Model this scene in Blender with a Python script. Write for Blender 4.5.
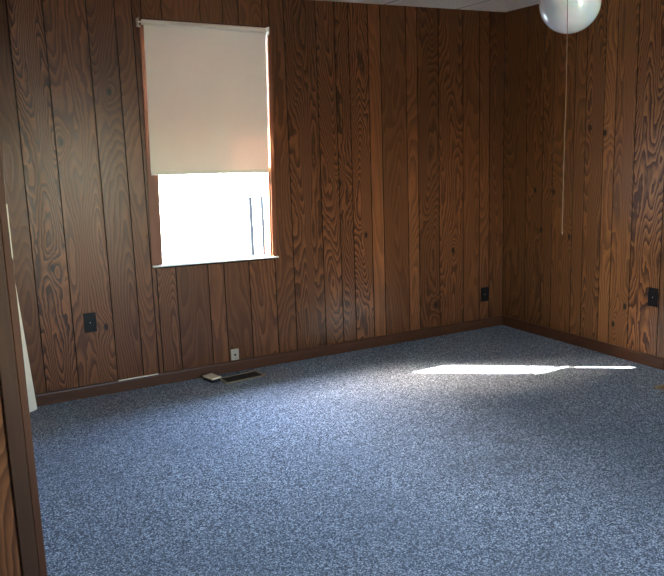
import bpy, bmesh, math, random
from mathutils import Vector, Matrix

# ------------------------------------------------------------------ camera, sky, sun, exposure
for o in list(bpy.data.objects):
    bpy.data.objects.remove(o, do_unlink=True)
S = bpy.context.scene
COL = S.collection

cam_d = bpy.data.cameras.new('camera')
cam = bpy.data.objects.new('camera', cam_d); COL.objects.link(cam)
cam_d.sensor_fit = 'HORIZONTAL'; cam_d.sensor_width = 36.0
cam_d.lens = 36.0 * 771.65 / 664.0
cam_d.clip_start = 0.02; cam_d.clip_end = 400
YAW, PIT, ROL = 0.4867, 0.1838, -0.0334
f = Vector((math.sin(YAW)*math.cos(PIT), math.cos(YAW)*math.cos(PIT), -math.sin(PIT)))
r = Vector((math.cos(YAW), -math.sin(YAW), 0)); u = r.cross(f)
r2 = r*math.cos(ROL) + u*math.sin(ROL); u2 = -r*math.sin(ROL) + u*math.cos(ROL)
M = Matrix((r2, u2, -f)).transposed().to_4x4()
M.translation = Vector((-3.8682, -4.517, 1.408))
cam.matrix_world = M
S.camera = cam

SKY_STRENGTH = 1.05
SUN_STRENGTH = 9.0
EXPOSURE = 5.28
S.view_settings.view_transform = 'Standard'
S.view_settings.look = 'None'
S.view_settings.gamma = 1.0
S.view_settings.use_curve_mapping = False
S.view_settings.exposure = EXPOSURE

world = bpy.data.worlds.new('sky'); S.world = world
world.use_nodes = True
wn = world.node_tree; wn.nodes.clear()
sky = wn.nodes.new('ShaderNodeTexSky'); sky.sky_type = 'NISHITA'
sky.sun_disc = False; sky.sun_elevation = math.radians(33.4)
sky.sun_rotation = math.radians(-53.5); sky.air_density = 1.0; sky.dust_density = 1.5
wb = wn.nodes.new('ShaderNodeBackground'); wb.inputs['Strength'].default_value = SKY_STRENGTH
wo = wn.nodes.new('ShaderNodeOutputWorld')
wt = wn.nodes.new('ShaderNodeMix'); wt.data_type = 'RGBA'; wt.blend_type = 'MULTIPLY'; wt.inputs[0].default_value = 1.0
wt.inputs[7].default_value = (1.0, 0.90, 0.82, 1.0)          # the camera's white balance for shade
wn.links.new(sky.outputs[0], wt.inputs[6]); wn.links.new(wt.outputs[2], wb.inputs[0]); wn.links.new(wb.outputs[0], wo.inputs[0])

SUN_DIR = Vector((1.0, -0.745, -0.835)).normalized()      # the way the light travels
sl = bpy.data.lights.new('sun', 'SUN'); sl.energy = SUN_STRENGTH; sl.angle = math.radians(0.55)
sl.color = (1.0, 0.95, 0.87)
sun = bpy.data.objects.new('sun', sl); COL.objects.link(sun)
sun.rotation_euler = SUN_DIR.to_track_quat('-Z', 'Y').to_euler(); sun.location = (-6, 5, 6)

def portal(name, loc, sx, sy, rot):
    d = bpy.data.lights.new(name, 'AREA'); d.shape = 'RECTANGLE'; d.size = sx; d.size_y = sy
    d.cycles.is_portal = True
    o = bpy.data.objects.new(name, d); COL.objects.link(o); o.location = loc; o.rotation_euler = rot

H = 2.30                       # ceiling height
FY = -5.20                     # front wall (behind the camera)
LX = -3.653                    # left wall of the room
PY = -2.20                     # near end of the left wall
AX = -5.20                     # side of the space the camera stands in
portal('window_daylight', (-2.262, 0.14, 1.42), 0.8, 1.42, (math.radians(-90), 0, 0))
portal('window_daylight', (-2.15, FY-0.14, 1.30), .54, .9, (math.radians(90), 0, 0))

# ------------------------------------------------------------------ node helpers
class NT:
    def __init__(s, name):
        s.m = bpy.data.materials.new(name); s.m.use_nodes = True
        s.t = s.m.node_tree; s.t.nodes.clear()
        s.out = s.t.nodes.new('ShaderNodeOutputMaterial')
    def n(s, typ, **kw):
        x = s.t.nodes.new(typ)
        for k, v in kw.items(): setattr(x, k, v)
        return x
    def set(s, sock, v):
        if isinstance(v, bpy.types.NodeSocket): s.t.links.new(v, sock)
        else: sock.default_value = v
    def m_(s, op, a, b=0.0, c=None, clamp=False):
        x = s.n('ShaderNodeMath', operation=op); x.use_clamp = clamp
        s.set(x.inputs[0], a); s.set(x.inputs[1], b)
        if c is not None: s.set(x.inputs[2], c)
        return x.outputs[0]
    def xyz(s, v):
        x = s.n('ShaderNodeSeparateXYZ'); s.set(x.inputs[0], v); return x.outputs
    def vec(s, a, b, c):
        x = s.n('ShaderNodeCombineXYZ')
        for i, v in enumerate((a, b, c)): s.set(x.inputs[i], v)
        return x.outputs[0]
    def noise(s, v, scale, detail=2.0, rough=0.5, dist=0.0):
        x = s.n('ShaderNodeTexNoise'); s.set(x.inputs['Vector'], v)
        x.inputs['Scale'].default_value = scale; x.inputs['Detail'].default_value = detail
        x.inputs['Roughness'].default_value = rough; x.inputs['Distortion'].default_value = dist
        return x.outputs[0]
    def mix(s, fac, a, b, blend='MIX'):
        x = s.n('ShaderNodeMix', data_type='RGBA', blend_type=blend)
        s.set(x.inputs[0], fac); s.set(x.inputs[6], a); s.set(x.inputs[7], b)
        return x.outputs[2]
    def ramp(s, fac, stops):
        x = s.n('ShaderNodeValToRGB'); e = x.color_ramp.elements
        while len(e) > 1: e.remove(e[-1])
        e[0].position = stops[0][0]; e[0].color = stops[0][1]
        for p, c in stops[1:]:
            q = e.new(p); q.color = c
        s.set(x.inputs[0], fac); return x.outputs[0]
    def bsdf(s, color, rough=0.5, spec=0.5, metal=0.0, normal=None, **kw):
        x = s.n('ShaderNodeBsdfPrincipled')
        s.set(x.inputs['Base Color'], color); s.set(x.inputs['Roughness'], rough)
        s.set(x.inputs['Specular IOR Level'], spec); s.set(x.inputs['Metallic'], metal)
        if normal is not None: s.t.links.new(normal, x.inputs['Normal'])
        for k, v in kw.items(): s.set(x.inputs[k.replace('_', ' ')], v)
        s.t.links.new(x.outputs[0], s.out.inputs[0]); return x
    def bump(s, h, strength=0.3, dist=0.002):
        x = s.n('ShaderNodeBump'); x.inputs['Strength'].default_value = strength
        x.inputs['Distance'].default_value = dist; s.set(x.inputs['Height'], h); return x.outputs[0]
    def pos(s):
        return s.n('ShaderNodeNewGeometry').outputs['Position']
    def obj(s):
        return s.n('ShaderNodeTexCoord').outputs['Object']

def c4(r_, g, b): return (r_, g, b, 1.0)

def simple(name, col, rough=0.5, spec=0.5, metal=0.0, nscale=60.0, var=0.12):
    t = NT(name)
    nz = t.noise(t.obj(), nscale, 3.0)
    dark = c4(*[x*(1-var) for x in col]); lite = c4(*[min(1, x*(1+var)) for x in col])
    t.bsdf(t.mix(nz, dark, lite), rough, spec, metal, t.bump(nz, 0.08, 0.001))
    return t.m

# wood panelling: contour-line grain, different on every board (attribute 'board' = seed, tone, figure)
KNOTS_BACK = [(-3.248, .779), (-2.852, 1.739), (-3.135, 1.47), (-2.982, .402), (-1.202, .794), (-.624, .232), (-1.392, 1.156), (-.469, .622)]
KNOTS_RIGHT = [(-.337, 1.043), (-.523, 1.036), (-.673, .738), (-1.161, .338), (-1.074, .208), (-.833, 1.458), (-.958, 1.423), (-.403, .764)]

def panel_mat(name, axis, knots, la=(.205, .070, .025), lb=(.320, .115, .040)):
    t = NT(name)
    P = t.xyz(t.pos()); U, Z = P[axis], P[2]
    at = t.n('ShaderNodeAttribute', attribute_name='board', attribute_type='GEOMETRY')
    A = t.xyz(at.outputs['Vector']); seed, tone, fig = A[0], A[1], A[2]
    su = t.m_('MULTIPLY', seed, 17.3); sw = t.m_('MULTIPLY', seed, 5.7)
    base = t.noise(t.vec(t.m_('MULTIPLY_ADD', U, 5.2, su), t.m_('MULTIPLY_ADD', Z, 0.75, sw), sw), 1.0, 1.0, 0.4)
    wav = t.noise(t.vec(t.m_('MULTIPLY_ADD', U, 26.0, sw), t.m_('MULTIPLY_ADD', Z, 7.5, su), su), 1.0, 2.0, 0.5)
    field = t.m_('MULTIPLY', base, t.m_('MULTIPLY_ADD', fig, 30.0, 16.0))
    field = t.m_('MULTIPLY_ADD', wav, t.m_('MULTIPLY_ADD', fig, 2.0, 0.3), field)
    dark_k = None
    for kx, kz in knots:
        du = t.m_('MULTIPLY', t.m_('SUBTRACT', U, kx), 1.0); dz = t.m_('SUBTRACT', Z, kz)
        q = t.m_('ADD', t.m_('MULTIPLY', t.m_('MULTIPLY', du, du), 420.0), t.m_('MULTIPLY', t.m_('MULTIPLY', dz, dz), 150.0))
        g = t.m_('EXPONENT', t.m_('MULTIPLY', q, -1.0))
        field = t.m_('MULTIPLY_ADD', g, 3.0, field)
        g2 = t.m_('MULTIPLY', t.m_('EXPONENT', t.m_('MULTIPLY', q, -26.0)), 2.4, clamp=True)
        dark_k = g2 if dark_k is None else t.m_('MAXIMUM', dark_k, g2)
    saw = t.m_('FRACT', field)
    # soft rise then a sharp dark late-wood edge
    line = t.m_('POWER', saw, 1.25)
    edge = t.n('ShaderNodeMapRange', interpolation_type='SMOOTHSTEP')
    t.set(edge.inputs[0], saw); edge.inputs[1].default_value = 0.86; edge.inputs[2].default_value = 1.0
    edge.inputs[3].default_value = 1.0; edge.inputs[4].default_value = 0.0
    line = t.m_('MULTIPLY', line, edge.outputs[0])
    line = t.m_('MULTIPLY', line, 1.5, clamp=True)
    fibre = t.noise(t.vec(t.m_('MULTIPLY', U, 260.0), t.m_('MULTIPLY', Z, 9.0), seed), 1.0, 2.0, 0.6)
    blot = t.noise(t.vec(t.m_('MULTIPLY_ADD', U, 3.0, sw), t.m_('MULTIPLY', Z, 1.2), seed), 1.0, 2.0)
    # amounts
    amt = t.m_('MULTIPLY', line, t.m_('MULTIPLY_ADD', fig, 0.75, 0.30), clamp=True)
    light = t.mix(blot, c4(*la), c4(*lb))
    dark = c4(.042, .0130, .0060)
    col = t.mix(amt, light, dark)
    col = t.mix(t.m_('MULTIPLY', fibre, 0.50), col, c4(.062, .022, .0085))
    tn = t.n('ShaderNodeVectorMath', operation='SCALE'); t.set(tn.inputs[0], col); t.set(tn.inputs['Scale'], tone)
    col = t.mix(t.m_('MULTIPLY', dark_k, 0.95), tn.outputs[0], c4(.008, .004, .003))
    h = t.m_('SUBTRACT', t.m_('MULTIPLY', fibre, 0.5), t.m_('MULTIPLY', line, 0.7))
    t.bsdf(col, t.m_('MULTIPLY_ADD', fibre, 0.12, 0.27), 0.26, 0.0, t.bump(h, 0.22, 0.0015))
    return t.m

def wood_mat(name, light, dark, axis, rough=0.38, scale=1.0):
    """plain stained wood with the grain running along AXIS (0,1,2)"""
    t = NT(name)
    P = t.xyz(t.obj()); k = [70.0*scale]*3; k[axis] = 4.0*scale
    v = t.vec(*[t.m_('MULTIPLY', P[i], k[i]) for i in range(3)])
    nz = t.noise(v, 1.0, 3.0, 0.6, 0.6)
    big = t.noise(t.obj(), 3.0, 2.0)
    col = t.mix(nz, c4(*dark), c4(*light))
    col = t.mix(t.m_('MULTIPLY', big, 0.35), col, c4(*dark))
    t.bsdf(col, rough, 0.25, 0.0, t.bump(nz, 0.12, 0.001))
    return t.m

def carpet_mat():
    t = NT('blue_carpet')
    p = t.pos()
    vo = t.n('ShaderNodeTexVoronoi', feature='F1'); vo.voronoi_dimensions = '2D'
    t.set(vo.inputs['Vector'], p); vo.inputs['Scale'].default_value = 300.0
    rnd = t.xyz(vo.outputs['Color'])[0]
    vo2 = t.n('ShaderNodeTexVoronoi', feature='F1'); vo2.voronoi_dimensions = '2D'
    t.set(vo2.inputs['Vector'], p); vo2.inputs['Scale'].default_value = 190.0
    rnd2 = t.xyz(vo2.outputs['Color'])[1]
    mixv = t.m_('ADD', t.m_('MULTIPLY', rnd, 0.5), t.m_('MULTIPLY', rnd2, 0.5))
    col = t.ramp(mixv, [(0.0, c4(.004, .0055, .009)), (0.33, c4(.024, .031, .045)), (0.52, c4(.084, .106, .146)), (0.72, c4(.325, .365, .43)), (1.0, c4(.68, .71, .75))])
    # worn and soiled patches
    big = t.noise(p, 1.1, 3.0, 0.55)
    P = t.xyz(p)
    col = t.mix(t.m_('MULTIPLY', t.m_('SUBTRACT', big, 0.42, clamp=True), 1.4, clamp=True), col, c4(.070, .085, .115))
    soil = None
    for cx, cy, rx, ry in SOIL:
        a = t.m_('DIVIDE', t.m_('SUBTRACT', P[0], cx), rx); b = t.m_('DIVIDE', t.m_('SUBTRACT', P[1], cy), ry)
        g = t.m_('EXPONENT', t.m_('MULTIPLY', t.m_('ADD', t.m_('MULTIPLY', a, a), t.m_('MULTIPLY', b, b)), -1.0))
        soil = g if soil is None else t.m_('MAXIMUM', soil, g)
    brk = t.noise(p, 7.0, 3.0, 0.6)
    soil = t.m_('MULTIPLY', soil, t.m_('MULTIPLY', t.m_('SUBTRACT', brk, 0.30, clamp=True), 2.2, clamp=True))
    col = t.mix(t.m_('MULTIPLY', soil, 0.65), col, c4(.050, .055, .058))
    h = t.m_('ADD', t.m_('MULTIPLY', vo.outputs['Distance'], -40.0), rnd)
    t.bsdf(col, 0.95, 0.15, 0.0, t.bump(h, 0.35, 0.004), Sheen_Weight=0.15, Sheen_Roughness=0.5)
    return t.m
SOIL = [(-1.62, -1.62, .16, .10), (-1.78, -2.02, .26, .14), (-1.55, -1.84, .10, .08), (-2.0, -1.50, .10, .06), (-2.15, -2.75, .20, .12)]

def ceiling_mat():
    t = NT('ceiling_tile')
    p = t.pos()
    nz = t.noise(p, 140.0, 3.0, 0.7)
    pit = t.ramp(nz, [(0.36, c4(.22, .20, .185)), (0.46, c4(.76, .69, .61)), (1.0, c4(.84, .77, .69))])
    t.bsdf(pit, 0.95, 0.2, 0.0, t.bump(nz, 0.5, 0.003))
    return t.m

def glass_mat():
    t = NT('window_glass')
    tr = t.n('ShaderNodeBsdfTransparent'); tr.inputs[0].default_value = c4(.95, .97, .96)
    gl = t.n('ShaderNodeBsdfGlossy'); gl.inputs['Roughness'].default_value = 0.02
    lw = t.n('ShaderNodeLayerWeight'); lw.inputs[0].default_value = 0.5
    fr = t.m_('MULTIPLY_ADD', t.m_('POWER', lw.outputs['Facing'], 5.0), 0.45, 0.025)
    mx = t.n('ShaderNodeMixShader')
    t.set(mx.inputs[0], fr); t.t.links.new(tr.outputs[0], mx.inputs[1]); t.t.links.new(gl.outputs[0], mx.inputs[2])
    t.t.links.new(mx.outputs[0], t.out.inputs[0])
    return t.m

def shade_mat():
    t = NT('shade_fabric')
    P = t.obj()
    X = t.xyz(P)
    weave = t.noise(t.vec(t.m_('MULTIPLY', X[0], 500.0), t.m_('MULTIPLY', X[1], 500.0), t.m_('MULTIPLY', X[2], 500.0)), 1.0, 1.0)
    blot = t.noise(P, 4.0, 3.0, 0.55)
    col = t.mix(blot, c4(.75, .71, .60), c4(.83, .785, .665))
    b = t.n('ShaderNodeBsdfPrincipled'); t.set(b.inputs['Base Color'], col); b.inputs['Roughness'].default_value = 0.8
    b.inputs['Specular IOR Level'].default_value = 0.2
    t.t.links.new(t.bump(weave, 0.15, 0.0006), b.inputs['Normal'])
    tl = t.n('ShaderNodeBsdfTranslucent'); tl.inputs[0].default_value = c4(1.0, .31, .19)
    mx = t.n('ShaderNodeMixShader'); mx.inputs[0].default_value = 0.0038
    t.t.links.new(b.outputs[0], mx.inputs[1]); t.t.links.new(tl.outputs[0], mx.inputs[2])
    t.t.links.new(mx.outputs[0], t.out.inputs[0])
    return t.m

MAT = {}
MAT['panel_x'] = panel_mat('wood_panelling', 0, KNOTS_BACK)
MAT['panel_y'] = panel_mat('wood_panelling_side', 1, KNOTS_RIGHT, (.225, .085, .028), (.345, .138, .045))
MAT['panel_plain'] = panel_mat('wood_panelling_near', 0, [(-3.70, 1.1)])
MAT['groove'] = simple('panel_groove', (.010, .0055, .004), 0.8, 0.2)
MAT['baseboard_x'] = wood_mat('baseboard_wood', (.130, .048, .020), (.050, .018, .009), 0)
MAT['baseboard_y'] = wood_mat('baseboard_wood_side', (.130, .048, .020), (.050, .018, .009), 1)
MAT['pale_wood'] = simple('bare_pale_wood', (.78, .66, .50), 0.6)  # cream for the painted casing glint and the baseboard strip
MAT['trim_wood'] = wood_mat('casing_wood', (.095, .041, .020), (.038, .016, .009), 2)
MAT['trim_red'] = wood_mat('casing_edge_wood', (.120, .045, .020), (.060, .022, .011), 2)
MAT['sash_wood'] = wood_mat('window_sash_wood', (.24, .080, .036), (.13, .040, .019), 2)
MAT['jamb'] = wood_mat('window_wood', (.085, .030, .014), (.050, .017, .009), 2)
MAT['stool'] = simple('painted_sill', (.75, .72, .67), 0.4)
MAT['carpet'] = carpet_mat()
MAT['ceiling'] = ceiling_mat()
MAT['ceiling_joint'] = simple('ceiling_joint', (.05, .045, .04), 0.9)
MAT['drywall'] = simple('painted_plaster', (.55, .50, .44), 0.8)
MAT['glass'] = glass_mat()
MAT['shade'] = shade_mat()
MAT['roller'] = simple('roller_tube', (.82, .75, .66), 0.5)
MAT['bracket'] = simple('zinc_bracket', (.70, .66, .60), 0.35, 0.5, 0.6)
MAT['brown_plastic'] = simple('dark_brown_plastic', (.010, .008, .008), 0.5, 0.15)
MAT['black'] = simple('slot_black', (.003, .003, .003), 0.6)
MAT['brass'] = simple('screw_brass', (.45, .38, .28), 0.3, 0.5, 0.9)
MAT['ivory'] = simple('ivory_plastic', (.42, .345, .25), 0.4)
MAT['register'] = simple('brown_register_metal', (.25, .185, .12), 0.4, 0.4, 0.2)
MAT['register_dark'] = simple('register_louvre_metal', (.040, .028, .020), 0.5, 0.5, 0.3)
MAT['void'] = simple('duct_dark', (.006, .005, .005), 0.9)
MAT['tan_metal'] = simple('tan_register_metal', (.30, .19, .09), 0.45, 0.5, 0.2)
MAT['beige'] = simple('beige_plastic', (.78, .64, .42), 0.5)
MAT['white_board'] = simple('white_painted_board', (.88, .73, .54), 0.55)
MAT['white_metal'] = simple('white_enamel', (.75, .75, .73), 0.35)
MAT['cord'] = simple('pull_cord_cotton', (.20, .13, .08), 0.8)
MAT['siding'] = simple('white_siding', (.75, .76, .76), 0.7, nscale=2.0)
MAT['siding_grey'] = simple('weathered_siding', (.22, .20, .18), 0.8, nscale=2.0)  # colour of the added block that hides low sky
MAT['soffit'] = simple('painted_soffit', (.6, .6, .58), 0.8)
MAT['post'] = simple('black_painted_post', (.006, .006, .007), 0.9, 0.1)
def globe_mat():
    t = NT('opal_glass')
    nz = t.noise(t.obj(), 12.0, 2.0)
    t.bsdf(t.mix(nz, c4(.70, .71, .71), c4(.74, .75, .74)), 0.06, 0.5, 0.0, Subsurface_Weight=0.25, Coat_Weight=0.3, Coat_Roughness=0.03)
    return t.m
MAT['opal'] = globe_mat()
def ground_mat():
    t = NT('dry_lawn')
    nz = t.noise(t.pos(), 6.0, 4.0)
    t.bsdf(t.mix(nz, c4(.20, .21, .16), c4(.30, .30, .24)), 0.95, 0.2)
    return t.m
MAT['ground'] = ground_mat()

# ------------------------------------------------------------------ mesh helpers
class MB:
    def __init__(s): s.bm = bmesh.new(); s.mats = []
    def mi(s, mat):
        if mat not in s.mats: s.mats.append(mat)
        return s.mats.index(mat)
    def poly(s, pts, mat):
        fc = s.bm.faces.new([s.bm.verts.new(p) for p in pts]); fc.material_index = s.mi(mat); return fc
    def box(s, lo, hi, mat, bevel=0.0, seg=2):
        b = bmesh.new()
        bmesh.ops.create_cube(b, size=1.0)
        c = [(lo[i]+hi[i])/2 for i in range(3)]; d = [hi[i]-lo[i] for i in range(3)]
        for v in b.verts: v.co = Vector([c[i]+v.co[i]*d[i] for i in range(3)])
        if bevel > 0:
            bmesh.ops.bevel(b, geom=list(b.edges)+list(b.verts), offset=bevel, segments=seg, profile=0.5, affect='EDGES')
        s.merge(b, mat)
    def merge(s, b, mat, smooth=False):
        idx = s.mi(mat); mp = {}
        for v in b.verts: mp[v] = s.bm.verts.new(v.co)
        for fc in b.faces:
            try:
                nf = s.bm.faces.new([mp[v] for v in fc.verts]); nf.material_index = idx; nf.smooth = smooth
            except ValueError: pass
        b.free()
    def cyl(s, p0, p1, rad, mat, seg=24, smooth=True, r1=None):
        p0, p1 = Vector(p0), Vector(p1); d = p1-p0
        b = bmesh.new()
        bmesh.ops.create_cone(b, cap_ends=True, segments=seg, radius1=rad, radius2=rad if r1 is None else r1, depth=d.length)
        mt = Matrix.Translation((p0+p1)/2) @ d.to_track_quat('Z', 'Y').to_matrix().to_4x4()
        bmesh.ops.transform(b, matrix=mt, verts=b.verts)
        s.merge(b, mat, smooth)
    def lathe(s, prof, mat, seg=48, centre=(0, 0, 0)):
        b = bmesh.new(); rings = []
        for rad, z in prof:
            if rad < 1e-6: rings.append([b.verts.new((centre[0], centre[1], centre[2]+z))])
            else: rings.append([b.verts.new((centre[0]+rad*math.cos(2*math.pi*k/seg), centre[1]+rad*math.sin(2*math.pi*k/seg), centre[2]+z)) for k in range(seg)])
        for a, c in zip(rings, rings[1:]):
            for k in range(seg):
                k2 = (k+1) % seg
                if len(a) == 1 and len(c) == 1: continue
                if len(a) == 1: b.faces.new((a[0], c[k2], c[k]))
                elif len(c) == 1: b.faces.new((a[k], a[k2], c[0]))
                else: b.faces.new((a[k], a[k2], c[k2], c[k]))
        bmesh.ops.recalc_face_normals(b, faces=b.faces)
        s.merge(b, mat, True)
    def tube(s, pts, rad, mat, seg=8):
        pts = [Vector(p) for p in pts]; b = bmesh.new(); rings = []
        for i, p in enumerate(pts):
            d = (pts[min(i+1, len(pts)-1)] - pts[max(i-1, 0)]).normalized()
            a = d.cross(Vector((0.3, 0.9, 0.1))).normalized(); c = d.cross(a)
            rings.append([b.verts.new(p + rad*(a*math.cos(2*math.pi*k/seg)+c*math.sin(2*math.pi*k/seg))) for k in range(seg)])
        for a, c in zip(rings, rings[1:]):
            for k in range(seg): b.faces.new((a[k], a[(k+1) % seg], c[(k+1) % seg], c[k]))
        b.faces.new(rings[0][::-1]); b.faces.new(rings[-1])
        bmesh.ops.recalc_face_normals(b, faces=b.faces)
        s.merge(b, mat, True)
    def build(s, name, parent=None, recalc=False):
        if recalc: bmesh.ops.recalc_face_normals(s.bm, faces=s.bm.faces)
        me = bpy.data.meshes.new(name); s.bm.to_mesh(me); s.bm.free()
        for m in s.mats: me.materials.append(MAT[m])
        o = bpy.data.objects.new(name, me); COL.objects.link(o)
        if parent is not None: o.parent = parent
        return o

def struct(o): o['kind'] = 'structure'; return o
def thing(name, label, cat, loc=(0, 0, 0), rot=(0, 0, 0), group=None):
    o = bpy.data.objects.new(name, None); COL.objects.link(o)
    o.location = loc; o.rotation_euler = rot; o.empty_display_size = 0.1
    o['label'] = label; o['category'] = cat
    if group: o['group'] = group
    return o
def tag(o, label, cat, group=None):
    o['label'] = label; o['category'] = cat
    if group: o['group'] = group
    return o

# ------------------------------------------------------------------ panelled walls
GW, GD = 0.0028, 0.0045      # half width and depth of a V groove
def panel_wall(name, planks, to3d, mat, slabs):
    """planks: (corner polygon [(u,z)]*4 counter-clockwise from bottom-left, seed, tone, figure); to3d(u, z, depth)"""
    mb = MB(); vals = []
    for (bl, br, tr, tl), seed, tone, fig in planks:
        q = [(bl[0]+GW, bl[1]), (br[0]-GW, br[1]), (tr[0]-GW, tr[1]), (tl[0]+GW, tl[1])]
        mb.poly([to3d(*p, 0.0) for p in q], mat); vals.append((seed, tone, fig))
        mb.poly([to3d(*bl, GD), to3d(*q[0], 0.0), to3d(*q[3], 0.0), to3d(*tl, GD)], 'groove'); vals.append((seed, tone, fig))
        mb.poly([to3d(*q[1], 0.0), to3d(*br, GD), to3d(*tr, GD), to3d(*q[2], 0.0)], 'groove'); vals.append((seed, tone, fig))
    for lo, hi in slabs:
        n0 = len(mb.bm.faces); mb.box(lo, hi, 'groove')
        vals += [(0, 1, 0)]*(len(mb.bm.faces)-n0)
    mb.bm.faces.ensure_lookup_table()
    o = mb.build(name)
    at = o.data.attributes.new('board', 'FLOAT_VECTOR', 'FACE')
    for i, v in enumerate(vals): at.data[i].vector = v
    return struct(o)

def rect(a, b, z0, z1): return ((a, z0), (b, z0), (b, z1), (a, z1))

# window hole, slightly out of level as in the photograph
WC = Vector((-2.262, 0, 1.419)); WA = math.radians(1.4); WW, WH = 0.785, 1.412
def wl(x, z):     # window-local -> wall
    return (WC.x + x*math.cos(WA) + z*math.sin(WA), WC.z - x*math.sin(WA) + z*math.cos(WA))
hBL, hBR, hTR, hTL = wl(-WW/2, -WH/2), wl(WW/2, -WH/2), wl(WW/2, WH/2), wl(-WW/2, WH/2)
def zbot(x): return hBL[1] + (hBR[1]-hBL[1])*(x-hBL[0])/(hBR[0]-hBL[0])
def ztop(x): return hTL[1] + (hTR[1]-hTL[1])*(x-hTL[0])/(hTR[0]-hTL[0])
def xl(z): return hBL[0] + (hTL[0]-hBL[0])*(z-hBL[1])/(hTL[1]-hBL[1])
def xr(z): return hBR[0] + (hTR[0]-hBR[0])*(z-hBR[1])/(hTR[1]-hBR[1])

BP = []
left = [(-3.653, -3.344, .70, .22), (-3.344, -3.165, 1.12, 1.0), (-3.165, -2.939, .98, .55), (-2.939, -2.786, .76, .45)]
right = [(-1.754, -1.534, .82, .75), (-1.534, -1.399, .92, .8), (-1.399, -1.297, .88, .9), (-1.297, -1.151, 1.15, 1.0), (-1.151, -1.056, 1.12, .2),
         (-1.056, -.855, .72, .25), (-.855, -.764, 1.0, .35), (-.764, -.588, .72, .6), (-.588, -.376, .95, .7), (-.376, -.227, .82, .25), (-.227, -.135, .85, .35), (-.135, 0.0, .72, .5)]
k = 1
for a, b, tn, fg in left + right:
    BP.append((rect(a, b, 0, H), k*1.37, tn, fg)); k += 1
# board that meets the window on the left, in three pieces
zs, zt = hBL[1], hTL[1]
BP.append((((-2.786, 0), (-2.690, 0), (-2.690, H), (-2.786, H)), 31.1, .80, .30))
BP.append((((-2.690, 0), (-2.662, 0), (-2.662, zbot(-2.672)), (-2.690, zbot(-2.690))), 32.3, .80, .3))
BP.append((((-2.690, zs), (hBL[0], zs), (hTL[0], zt), (-2.690, zt)), 33.9, .62, .3))
BP.append((((-2.690, zt), (hTL[0], zt), (hTL[0], H), (-2.690, H)), 33.9, .62, .3))
# below the window
for i, (a, b, tn, fg) in enumerate([(-2.662, -2.543, .86, .55), (-2.543, -2.340, .62, .15), (-2.340, -2.236, .84, .25), (-2.236, -2.068, .62, .2), (-2.068, hBR[0], .85, .5)]):
    BP.append((((a, 0), (b, 0), (b, zbot(b)), (a, zbot(a))), 40+i*1.7, tn, fg))
# above it
for i, (a, b, tn, fg) in enumerate([(hTL[0], -2.520, .70, .3), (-2.520, -2.290, .66, .3), (-2.290, -2.150, .62, .3), (-2.150, -2.050, .66, .4), (-2.050, -1.896, .66, .3), (-1.896, hTR[0], .66, .3)]):
    BP.append((((a, ztop(a)), (b, ztop(b)), (b, H), (a, H)), 50+i*1.3, tn, fg))
# right of it
zs2, zt2 = hBR[1], hTR[1]
BP.append((((hBR[0], 0), (-1.754, 0), (-1.754, zs2), (hBR[0], zs2)), 61.0, .76, .4))
BP.append((((hBR[0], zs2), (-1.754, zs2), (-1.754, zt2), (hTR[0], zt2)), 61.0, .76, .4))
BP.append((((hTR[0], zt2), (-1.754, zt2), (-1.754, H), (hTR[0], H)), 61.0, .76, .4))
T = 0.095
panel_wall('wall_back', BP, lambda a, z, d: (a, d, z), 'panel_x',
           [((LX-0.1, GD, 0), (-2.72, T, H)), ((-1.83, GD, 0), (0.0, T, H)), ((-2.72, GD, 0), (-1.83, T, .692)), ((-2.72, GD, 2.145), (-1.83, T, H))])

RP = []
ry = [(-.242, .78, .4), (-.407, .82, .55), (-.507, .90, .6), (-.696, .95, .35), (-.794, .95, .3), (-.945, 1.15, .7), (-1.037, 1.50, .4), (-1.191, 1.25, .5), (-1.414, 1.45, .9)]
y0 = 0.0
for i, (y1, tn, fg) in enumerate(ry):
    RP.append((rect(y1, y0, 0, H), 71+i*1.9, tn, fg)); y0 = y1
rs = random.Random(4)
for i, w in enumerate([.20, .15, .23, .10, .17, .21, .14, .20, .11, .25, .16, .20, .12, .22, .18, .20, .10, .21, .16, .25, .2, .2, .2]):
    y1 = max(FY, y0-w)
    if y0 <= FY+0.01: break
    RP.append((rect(y1, y0, 0, H), 95+i*1.9, rs.uniform(.8, 1.1), rs.uniform(.2, .9))); y0 = y1
panel_wall('wall_right', RP, lambda a, z, d: (d, a, z), 'panel_y', [((GD, FY-0.1, 0), (0.1, T, H))])

# left wall of the room, its near end faces the camera and carries a casing
LP = []; y0 = PY
for i in range(9):
    y1 = PY - PY/9*(i+1)
    LP.append(((((y0), 0), ((y1), 0), ((y1), H), ((y0), H)), 120+i*1.3, .85, .4)); y0 = y1
panel_wall('wall_left', LP, lambda a, z, d: (LX-d, a, z), 'panel_y', [((LX-0.1, PY, 0), (LX-GD, 0.0, H))])
NP = []; xs = [AX, -5.0, -4.85, -4.62, -4.5, -4.3, -4.08, -3.93, -3.653]
for i, (a, b) in enumerate(zip(xs, xs[1:])): NP.append((rect(a, b, 0, H), 140+i*2.1, .9, .5))
panel_wall('wall_partition', NP, lambda a, z, d: (a, PY-0.006+d, z), 'panel_plain', [((AX, PY-0.0015, 0), (LX-0.1, PY+0.1, H))])

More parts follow.
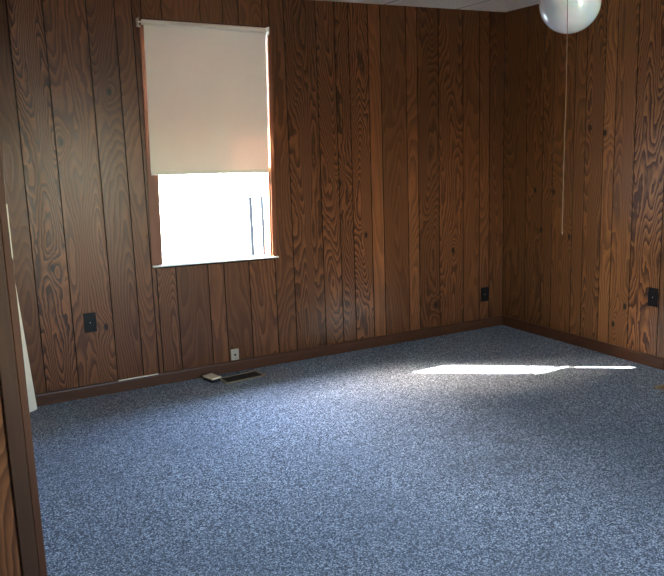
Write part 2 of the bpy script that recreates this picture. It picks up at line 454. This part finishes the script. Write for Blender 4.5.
mb = MB(); e = -3.653
mb.box((e-.067, PY-.020, 0), (e-.022, PY-.006, H), 'trim_wood', .003)
mb.box((e-.021, PY-.014, 0), (e, PY-.006, H), 'trim_red', .002)
t1 = struct(mb.build('trim_1'))
mb = MB()  # light glint on the casing edge, painted as a pale strip
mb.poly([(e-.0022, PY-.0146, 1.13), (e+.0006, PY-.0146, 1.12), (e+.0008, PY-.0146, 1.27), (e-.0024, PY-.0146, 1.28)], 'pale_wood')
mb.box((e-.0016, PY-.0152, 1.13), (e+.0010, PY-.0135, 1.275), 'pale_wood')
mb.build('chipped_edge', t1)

# remaining shell, mostly behind the camera
mb = MB(); wx0, wx1, wz0, wz1 = -2.42, -1.88, .85, 1.75
mb.box((AX-.1, FY-.1, 0), (wx0, FY, H), 'drywall'); mb.box((wx1, FY-.1, 0), (.1, FY, H), 'drywall')
mb.box((wx0, FY-.1, 0), (wx1, FY, wz0), 'drywall'); mb.box((wx0, FY-.1, wz1), (wx1, FY, H), 'drywall')
struct(mb.build('wall_front'))
mb = MB(); mb.box((AX-.1, FY, 0), (AX, PY+.1, H), 'drywall'); struct(mb.build('wall_side'))

mb = MB(); mb.box((AX-.1, FY-.1, -.06), (.1, .095, 0), 'carpet'); struct(mb.build('floor'))

# suspended ceiling: tiles with thin joints
mb = MB()
mb.box((AX-.1, FY-.1, H+.002), (.1, .1, H+.06), 'ceiling_joint')
x = -.425; cx = []
while x > AX-.7: cx.append(x); x -= .595
cx = [0.1] + cx
y = -.98; cy = [0.095]
while y > FY-1.3: cy.append(y); y -= 1.20
for a, b in zip(cx, cx[1:]):
    for c, d in zip(cy, cy[1:]):
        x0, x1, y0_, y1_ = max(b, AX-.1)+.008, a-.008, max(d, FY-.1)+.004, c-.004
        if x1-x0 > .02 and y1_-y0_ > .02: mb.box((x0, y0_, H), (x1, y1_, H+.002), 'ceiling', .0008, 1)
struct(mb.build('ceiling'))

# baseboards
BH = 0.0715
def baseboard(name, p0, p1, inward, mat):
    """rounded-top board along p0-p1, standing out by 14 mm in direction inward"""
    p0, p1, n = Vector(p0), Vector(p1), Vector(inward); mb = MB()
    prof = [(0, 0), (.014, 0), (.014, BH-.012), (.011, BH-.004), (.006, BH), (0, BH)]
    a = [p0+n*d+Vector((0, 0, z)) for d, z in prof]; b = [p1+n*d+Vector((0, 0, z)) for d, z in prof]
    for i in range(len(prof)):
        j = (i+1) % len(prof); mb.poly([a[i], a[j], b[j], b[i]], mat)
    mb.poly(a[::-1], mat); mb.poly(b, mat)
    return struct(mb.build(name, recalc=True))
bb = baseboard('baseboard_back', (LX+.001, -.0005, 0), (-.0005, -.0005, 0), (0, -1, 0), 'baseboard_x')
baseboard('baseboard_right', (-.0005, -.015, 0), (-.0005, FY+.001, 0), (-1, 0, 0), 'baseboard_y')
baseboard('baseboard_left', (LX+.0005, PY, 0), (LX+.0005, -.015, 0), (1, 0, 0), 'baseboard_y')
mb = MB()  # pale strip along part of the baseboard's top edge
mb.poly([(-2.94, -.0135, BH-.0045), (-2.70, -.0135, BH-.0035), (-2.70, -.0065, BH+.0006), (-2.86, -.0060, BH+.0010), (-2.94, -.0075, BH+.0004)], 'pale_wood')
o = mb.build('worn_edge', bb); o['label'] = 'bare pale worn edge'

# ------------------------------------------------------------------ the window
win = bpy.data.objects.new('window_1', None); COL.objects.link(win); struct(win)
win.location = WC; win.rotation_euler = (0, WA, 0)
hw, hh = WW/2, WH/2
mb = MB()                                   # jamb lining of the opening
mb.box((-hw-.016, -.004, -hh), (-hw+.024, .12, hh), 'jamb', .002)
mb.box((hw-.016, -.003, -hh), (hw+.012, .12, hh), 'jamb', .002)
mb.box((-hw+.024, -.004, hh-.006), (hw-.016, .12, hh+.014), 'jamb', .002)
mb.box((-hw+.024, .0, -hh-.010), (hw-.016, .12, -hh), 'jamb', .001)
mb.build('frame', win)
mb = MB()
mb.box((-hw-.016, -.0075, -hh), (-hw+.025, -.0042, hh), 'sash_wood', .001); mb.box((hw-.017, -.0075, -hh), (hw+.010, -.0032, hh), 'sash_wood', .001)
mb.build('casing', win)
mb = MB(); mb.box((-hw-.012, -.018, -hh+.001), (hw+.022, .028, -hh+.0115), 'stool', .003); mb.build('sill', win)
def sash(name, z0, z1, y0, y1, lw, sw, rail, mat):
    mb = MB()
    mb.box((-hw+.024, y0, z0), (-hw+.024+lw, y1, z1), mat, .003)
    mb.box((hw-.018-sw, y0, z0), (hw-.018, y1, z1), mat, .003)
    mb.box((-hw+.024+lw, y0, z0), (hw-.018-sw, y1, z0+rail), mat, .003)
    mb.box((-hw+.024+lw, y0, z1-rail), (hw-.018-sw, y1, z1), mat, .003)
    s_ = mb.build(name, win)
    g = MB(); ym = (y0+y1)/2
    g.box((-hw+.024+lw, ym-.002, z0+rail), (hw-.018-sw, ym+.002, z1-rail), 'glass')
    g.build('pane', s_)
sash('sash', -hh+.012, -.128, .001, .031, .030, .010, .008, 'sash_wood')
sash('sash', -.127, hh-.008, .068, .096, .016, .016, .014, 'sash_wood')

# second window, in the wall behind the camera
win2 = bpy.data.objects.new('window_2', None); COL.objects.link(win2); struct(win2)
win2.location = ((wx0+wx1)/2, FY, (wz0+wz1)/2)
a = (wx1-wx0)/2; b = (wz1-wz0)/2
mb = MB()
mb.box((-a, -.1, -b), (-a+.03, .0, b), 'white_metal', .002); mb.box((a-.03, -.1, -b), (a, .0, b), 'white_metal', .002)
mb.box((-a+.03, -.1, b-.03), (a-.03, .0, b), 'white_metal', .002); mb.box((-a+.03, -.1, -b), (a-.03, .0, -b+.03), 'white_metal', .002)
mb.box((-a+.03, -.07, -.02), (a-.03, -.03, .02), 'white_metal', .002)
fr2 = mb.build('frame', win2)
for z0, z1 in ((-b+.03, -.02), (.02, b-.03)):
    mb = MB(); mb.box((-a+.03, -.052, z0), (a-.03, -.048, z1), 'glass'); mb.build('pane', fr2)

# ------------------------------------------------------------------ roller shade
sh = thing('roller_shade', 'cream roller shade pulled halfway down over the bright window', 'window shade', WC, (0, WA, 0))
mb = MB(); RZ, RY = .690, -.032
mb.cyl((-.402, RY, RZ), (.356, RY, RZ), .0150, 'roller', 24)
mb.cyl((-.414, RY, RZ), (-.402, RY, RZ), .0035, 'bracket', 10); mb.cyl((.356, RY, RZ), (.366, RY, RZ), .0035, 'bracket', 10)
mb.build('roller', sh)
b = bmesh.new(); NX, NZ = 48, 40; x0, x1, z0, z1 = -.388, .357, -.146, .683
rows = []
for i in range(NX+1):
    c = []
    for j in range(NZ+1):
        s_, t_ = i/NX, j/NZ
        wv = (1-t_)**1.3*(.0035*math.sin(s_*9.0+.6)+.0018*math.sin(s_*21+t_*2))
        wv += .0012*math.sin(t_*7+s_*3)*(1-t_)
        c.append(b.verts.new((x0+(x1-x0)*s_, RY+.0128+wv, z0+(z1-z0)*t_)))
    rows.append(c)
for i in range(NX):
    for j in range(NZ): b.faces.new((rows[i][j], rows[i+1][j], rows[i+1][j+1], rows[i][j+1]))
bmesh.ops.recalc_face_normals(b, faces=b.faces)
mb = MB(); mb.merge(b, 'shade', True); mb.build('fabric', sh)
mb = MB(); mb.box((x0, RY+.0085, -.162), (x1, RY+.0180, -.144), 'shade', .003); mb.build('hem_bar', sh)
for sx in (-1, 1):
    xx = -.424 if sx < 0 else .372
    mb = MB()
    mb.box((xx-.002, RY-.012, RZ-.022), (xx+.002, -.0012, RZ+.022), 'bracket', .0008, 1)           # the ear that holds the pin
    mb.box((min(xx, xx-sx*.020), -.0032, RZ-.024), (max(xx, xx-sx*.020), -.0008, RZ-.010), 'bracket', .0006, 1)
    mb.cyl((xx, RY, RZ), (xx-sx*.011, RY, RZ), .0050, 'bracket', 12)
    mb.box((min(xx, xx-sx*.012), RY-.008, RZ-.026), (max(xx, xx-sx*.012), RY+.010, RZ-.022), 'bracket', .0006, 1)
    mb.build('bracket', sh)

# ------------------------------------------------------------------ ceiling light with a globe and pull cord
G = Vector((-1.933, -2.574, 1.835)); GR = .0970
lt = thing('ceiling_light', 'white glass globe ceiling light with a long pull cord', 'ceiling light', (G.x, G.y, H))
dz = G.z - H
mb = MB(); mb.lathe([(0, 0), (.075, 0), (.075, -.012), (.066, -.030), (.035, -.046), (.012, -.050), (0, -.050)], 'white_metal'); mb.build('canopy', lt)
mb = MB(); mb.cyl((0, 0, -.048), (0, 0, dz+GR+.060), .011, 'white_metal', 20); mb.build('stem', lt)
mb = MB(); zt_ = dz+GR
mb.lathe([(0, zt_+.062), (.016, zt_+.060), (.046, zt_+.050), (.056, zt_+.036), (.057, zt_-.012), (.053, zt_-.014), (.053, zt_+.010), (0, zt_+.010)], 'white_metal')
mb.build('fitter', lt)
prof = []
for i in range(49):
    an = math.pi*i/48; rr = GR*math.sin(an); zz = -GR*math.cos(an)
    if i > 40 and rr < .049:
        prof.append((.049, zz)); prof.append((.049, GR+.004)); break
    prof.append((max(rr, 0), zz))
mb = MB(); mb.lathe(prof, 'opal', 64, (0, 0, dz)); mb.build('globe', lt)
# cord: out of the fitter, over the front of the glass, then straight down
cd = Vector((-2.053+1.933, -2.678+2.574, 0)); cdn = cd.normalized()
mb = MB(); pts = []
pts.append(cdn*.050 + Vector((0, 0, zt_+.020)))
pts.append(cdn*.064 + Vector((0, 0, zt_+.018)))
for i in range(9):
    an = math.radians(58 - i*58/8); pts.append(cdn*((GR+.003)*math.cos(an)) + Vector((0, 0, dz+(GR+.003)*math.sin(an))))
for i in range(1, 12):
    pts.append(cdn*(GR+.003) + Vector((.002*math.sin(i*.5), 0, dz+(1.096-1.835)*i/11)))
mb.tube(pts, .0010, 'cord', 8)
end = pts[-1]
mb.lathe([(0, .006), (.0018, .004), (.0022, .0), (.0014, -.004), (0, -.006)], 'cord', 12, end)
o = mb.build('pull_cord', lt)

# ------------------------------------------------------------------ duplex outlets
def outlet(label, loc, rotz, w=.070, h=.114):
    t = thing('wall_outlet', label, 'electrical outlet', loc, (0, 0, rotz), 'dark outlets on the panelling')
    mb = MB(); mb.box((-w/2, -.0062, -h/2), (w/2, -.0004, h/2), 'brown_plastic', .0022, 3); mb.build('cover_plate', t)
    for s_ in (-1, 1):
        b = bmesh.new(); n = 28; fr, bk = [], []
        for k in range(n):
            an = 2*math.pi*k/n; px, pz = .0172*math.cos(an), max(-.0125, min(.0125, .0172*math.sin(an)))
            fr.append(b.verts.new((px, -.0082, pz+s_*.0195))); bk.append(b.verts.new((px*1.04, -.0055, pz*1.04+s_*.0195)))
        b.faces.new(fr[::-1])
        for k in range(n): b.faces.new((fr[k], fr[(k+1) % n], bk[(k+1) % n], bk[k]))
        bmesh.ops.recalc_face_normals(b, faces=b.faces)
        mb = MB(); mb.merge(b, 'brown_plastic')
        for px, hh_ in ((-.0063, .0075), (.0063, .0062)):
            mb.box((px-.0011, -.0086, s_*.0195+.003-hh_/2), (px+.0011, -.0078, s_*.0195+.003+hh_/2), 'black')
        mb.cyl((0, -.0086, s_*.0195-.0065), (0, -.0078, s_*.0195-.0065), .0023, 'black', 12)
        mb.build('receptacle', t)
    mb = MB(); mb.cyl((0, -.0074, 0), (0, -.0058, 0), .0032, 'brass', 14); mb.build('screw', t)
    return t
outlet('dark outlet low on the panelling below the tall boards left of the window', (-3.070, 0, .441), 0)
outlet('small dark outlet on the back wall near the room corner', (-.177, 0, .258), 0, .070, .108)
outlet('dark outlet on the right wall close to the picture edge', (0, -1.374, .432), math.radians(-90))

# ivory jack plate just above the baseboard
jk = thing('wall_jack', 'small ivory jack plate sitting on top of the baseboard under the window', 'wall jack', (-2.197, 0, .1115))
mb = MB(); mb.box((-.026, -.0075, -.0375), (.026, -.0004, .0345), 'ivory', .0022, 3); mb.build('cover_plate', jk)
mb = MB()
mb.box((-.0095, -.0105, -.012), (.0095, -.0072, .010), 'ivory', .001, 2); mb.box((-.006, -.0109, -.008), (.006, -.0103, .004), 'black')
mb.box((-.0025, -.0109, .004), (.0025, -.0103, .007), 'black')
mb.build('socket', jk)
for zz in (-.026, .023):
    mb = MB(); mb.cyl((0, -.0090, zz), (0, -.0070, zz), .0030, 'register', 14); mb.build('screw', jk)

# ------------------------------------------------------------------ floor registers
def register(label, loc, rotz, L, W, frame, louvre, nl):
    t = thing('floor_register', label, 'floor vent', loc, (0, 0, rotz))
    hx, hy, b_ = L/2, W/2, .016
    mb = MB()
    for lo, hi in (((-hx, -hy, .0004), (hx, -hy+b_, .0065)), ((-hx, hy-b_, .0004), (hx, hy, .0065)), ((-hx, -hy+b_, .0004), (-hx+b_, hy-b_, .0065)), ((hx-b_, -hy+b_, .0004), (hx, hy-b_, .0065))):
        mb.box(lo, hi, frame, .0015, 2)
    mb.build('frame', t)
    mb = MB(); mb.box((-hx+b_, -hy+b_, .0004), (hx-b_, hy-b_, .0012), 'void'); mb.build('duct_opening', t)
    span = L-2*b_
    for i in range(nl):
        xx = -hx+b_+span*(i+.5)/nl
        mb = MB(); w2 = span/nl*.28
        mb.poly([(xx-w2, -hy+b_, .0016), (xx+w2*.4, -hy+b_, .0052), (xx+w2*.4, hy-b_, .0052), (xx-w2, hy-b_, .0016)], louvre)
        mb.poly([(xx-w2+.0012, -hy+b_, .0014), (xx-w2+.0012, hy-b_, .0014), (xx+w2*.4+.0012, hy-b_, .0050), (xx+w2*.4+.0012, -hy+b_, .0050)], louvre)
        mb.build('louvre', t)
    mb = MB(); mb.box((-hx+b_, -.003, .0030), (hx-b_, .003, .0058), louvre, .0008, 1); mb.build('cross_bar', t)
    return t
register('brown metal floor vent in the blue carpet beneath the window', (-2.216, -.152, 0), math.radians(5), .272, .138, 'register', 'register_dark', 16)
register('tan floor vent at the picture edge beside the right wall', (-.262, -1.835, 0), math.radians(90), .33, .145, 'tan_metal', 'tan_metal', 14)

# small beige box on the carpet, left of the vent
bx = thing('junction_box', 'small beige box with a dark base on the carpet left of the vent', 'junction box', (-2.396, -.112, 0), (0, 0, math.radians(14)))
mb = MB(); mb.box((-.030, -.050, .0004), (.030, .048, .021), 'void', .003); mb.build('base', bx)  # shadow under the lid, put in as a near-black block
mb = MB(); mb.box((-.034, -.056, .021), (.035, .054, .031), 'beige', .004, 3); mb.build('lid', bx)

# white board leaning into the corner
ang = math.radians(36)
mb = MB()
L_, W_, T_ = 1.575, .180, .017; lean = math.atan(.0765)
mb.box((-W_, 0, 0), (0, T_, L_), 'white_board', .0025)
bd = mb.build('leaning_board')
tag(bd, 'narrow white board leaning into the far left corner behind the casing', 'board')
Rm = Matrix.Rotation(ang, 4, 'Z') @ Matrix.Rotation(-lean, 4, 'Y')
bd.matrix_world = Matrix.Translation((-3.4095, -.066, .0005)) @ Rm

# ------------------------------------------------------------------ outdoors
mb = MB(); mb.box((-60, -60, -.66), (60, 120, -.46), 'ground'); struct(mb.build('ground'))
mb = MB(); mb.box((-7.0, .10, -.46), (-2.975, .60, 3.1), 'siding'); struct(mb.build('wall_exterior'))
mb = MB(); mb.box((-7.0, .097, 2.36), (1.5, .78, 2.50), 'soffit', .01); struct(mb.build('roof_eave'))
for lab, x_, w_ in (('thicker dark post outdoors, seen through the window glass', -.813, .030), ('thinner dark post outdoors, nearer the right side of the window', -.684, .024)):
    mb = MB(); mb.box((x_-w_/2, 3.0, -.46), (x_+w_/2, 3.0+w_, .89), 'post'); mb.box((x_-w_*.7, 3.0-w_*.2, .89), (x_+w_*.7, 3.0+w_*1.2, .90), 'post')
    tag(mb.build('fence_post'), lab, 'post', 'fence posts outdoors')
mb = MB(); mb.box((-22.0, 4.0, -.46), (-4.4, 14.0, 4.7), 'siding_grey')  # unseen block, added to cut low sky light from the left
struct(mb.build('wall_neighbour'))
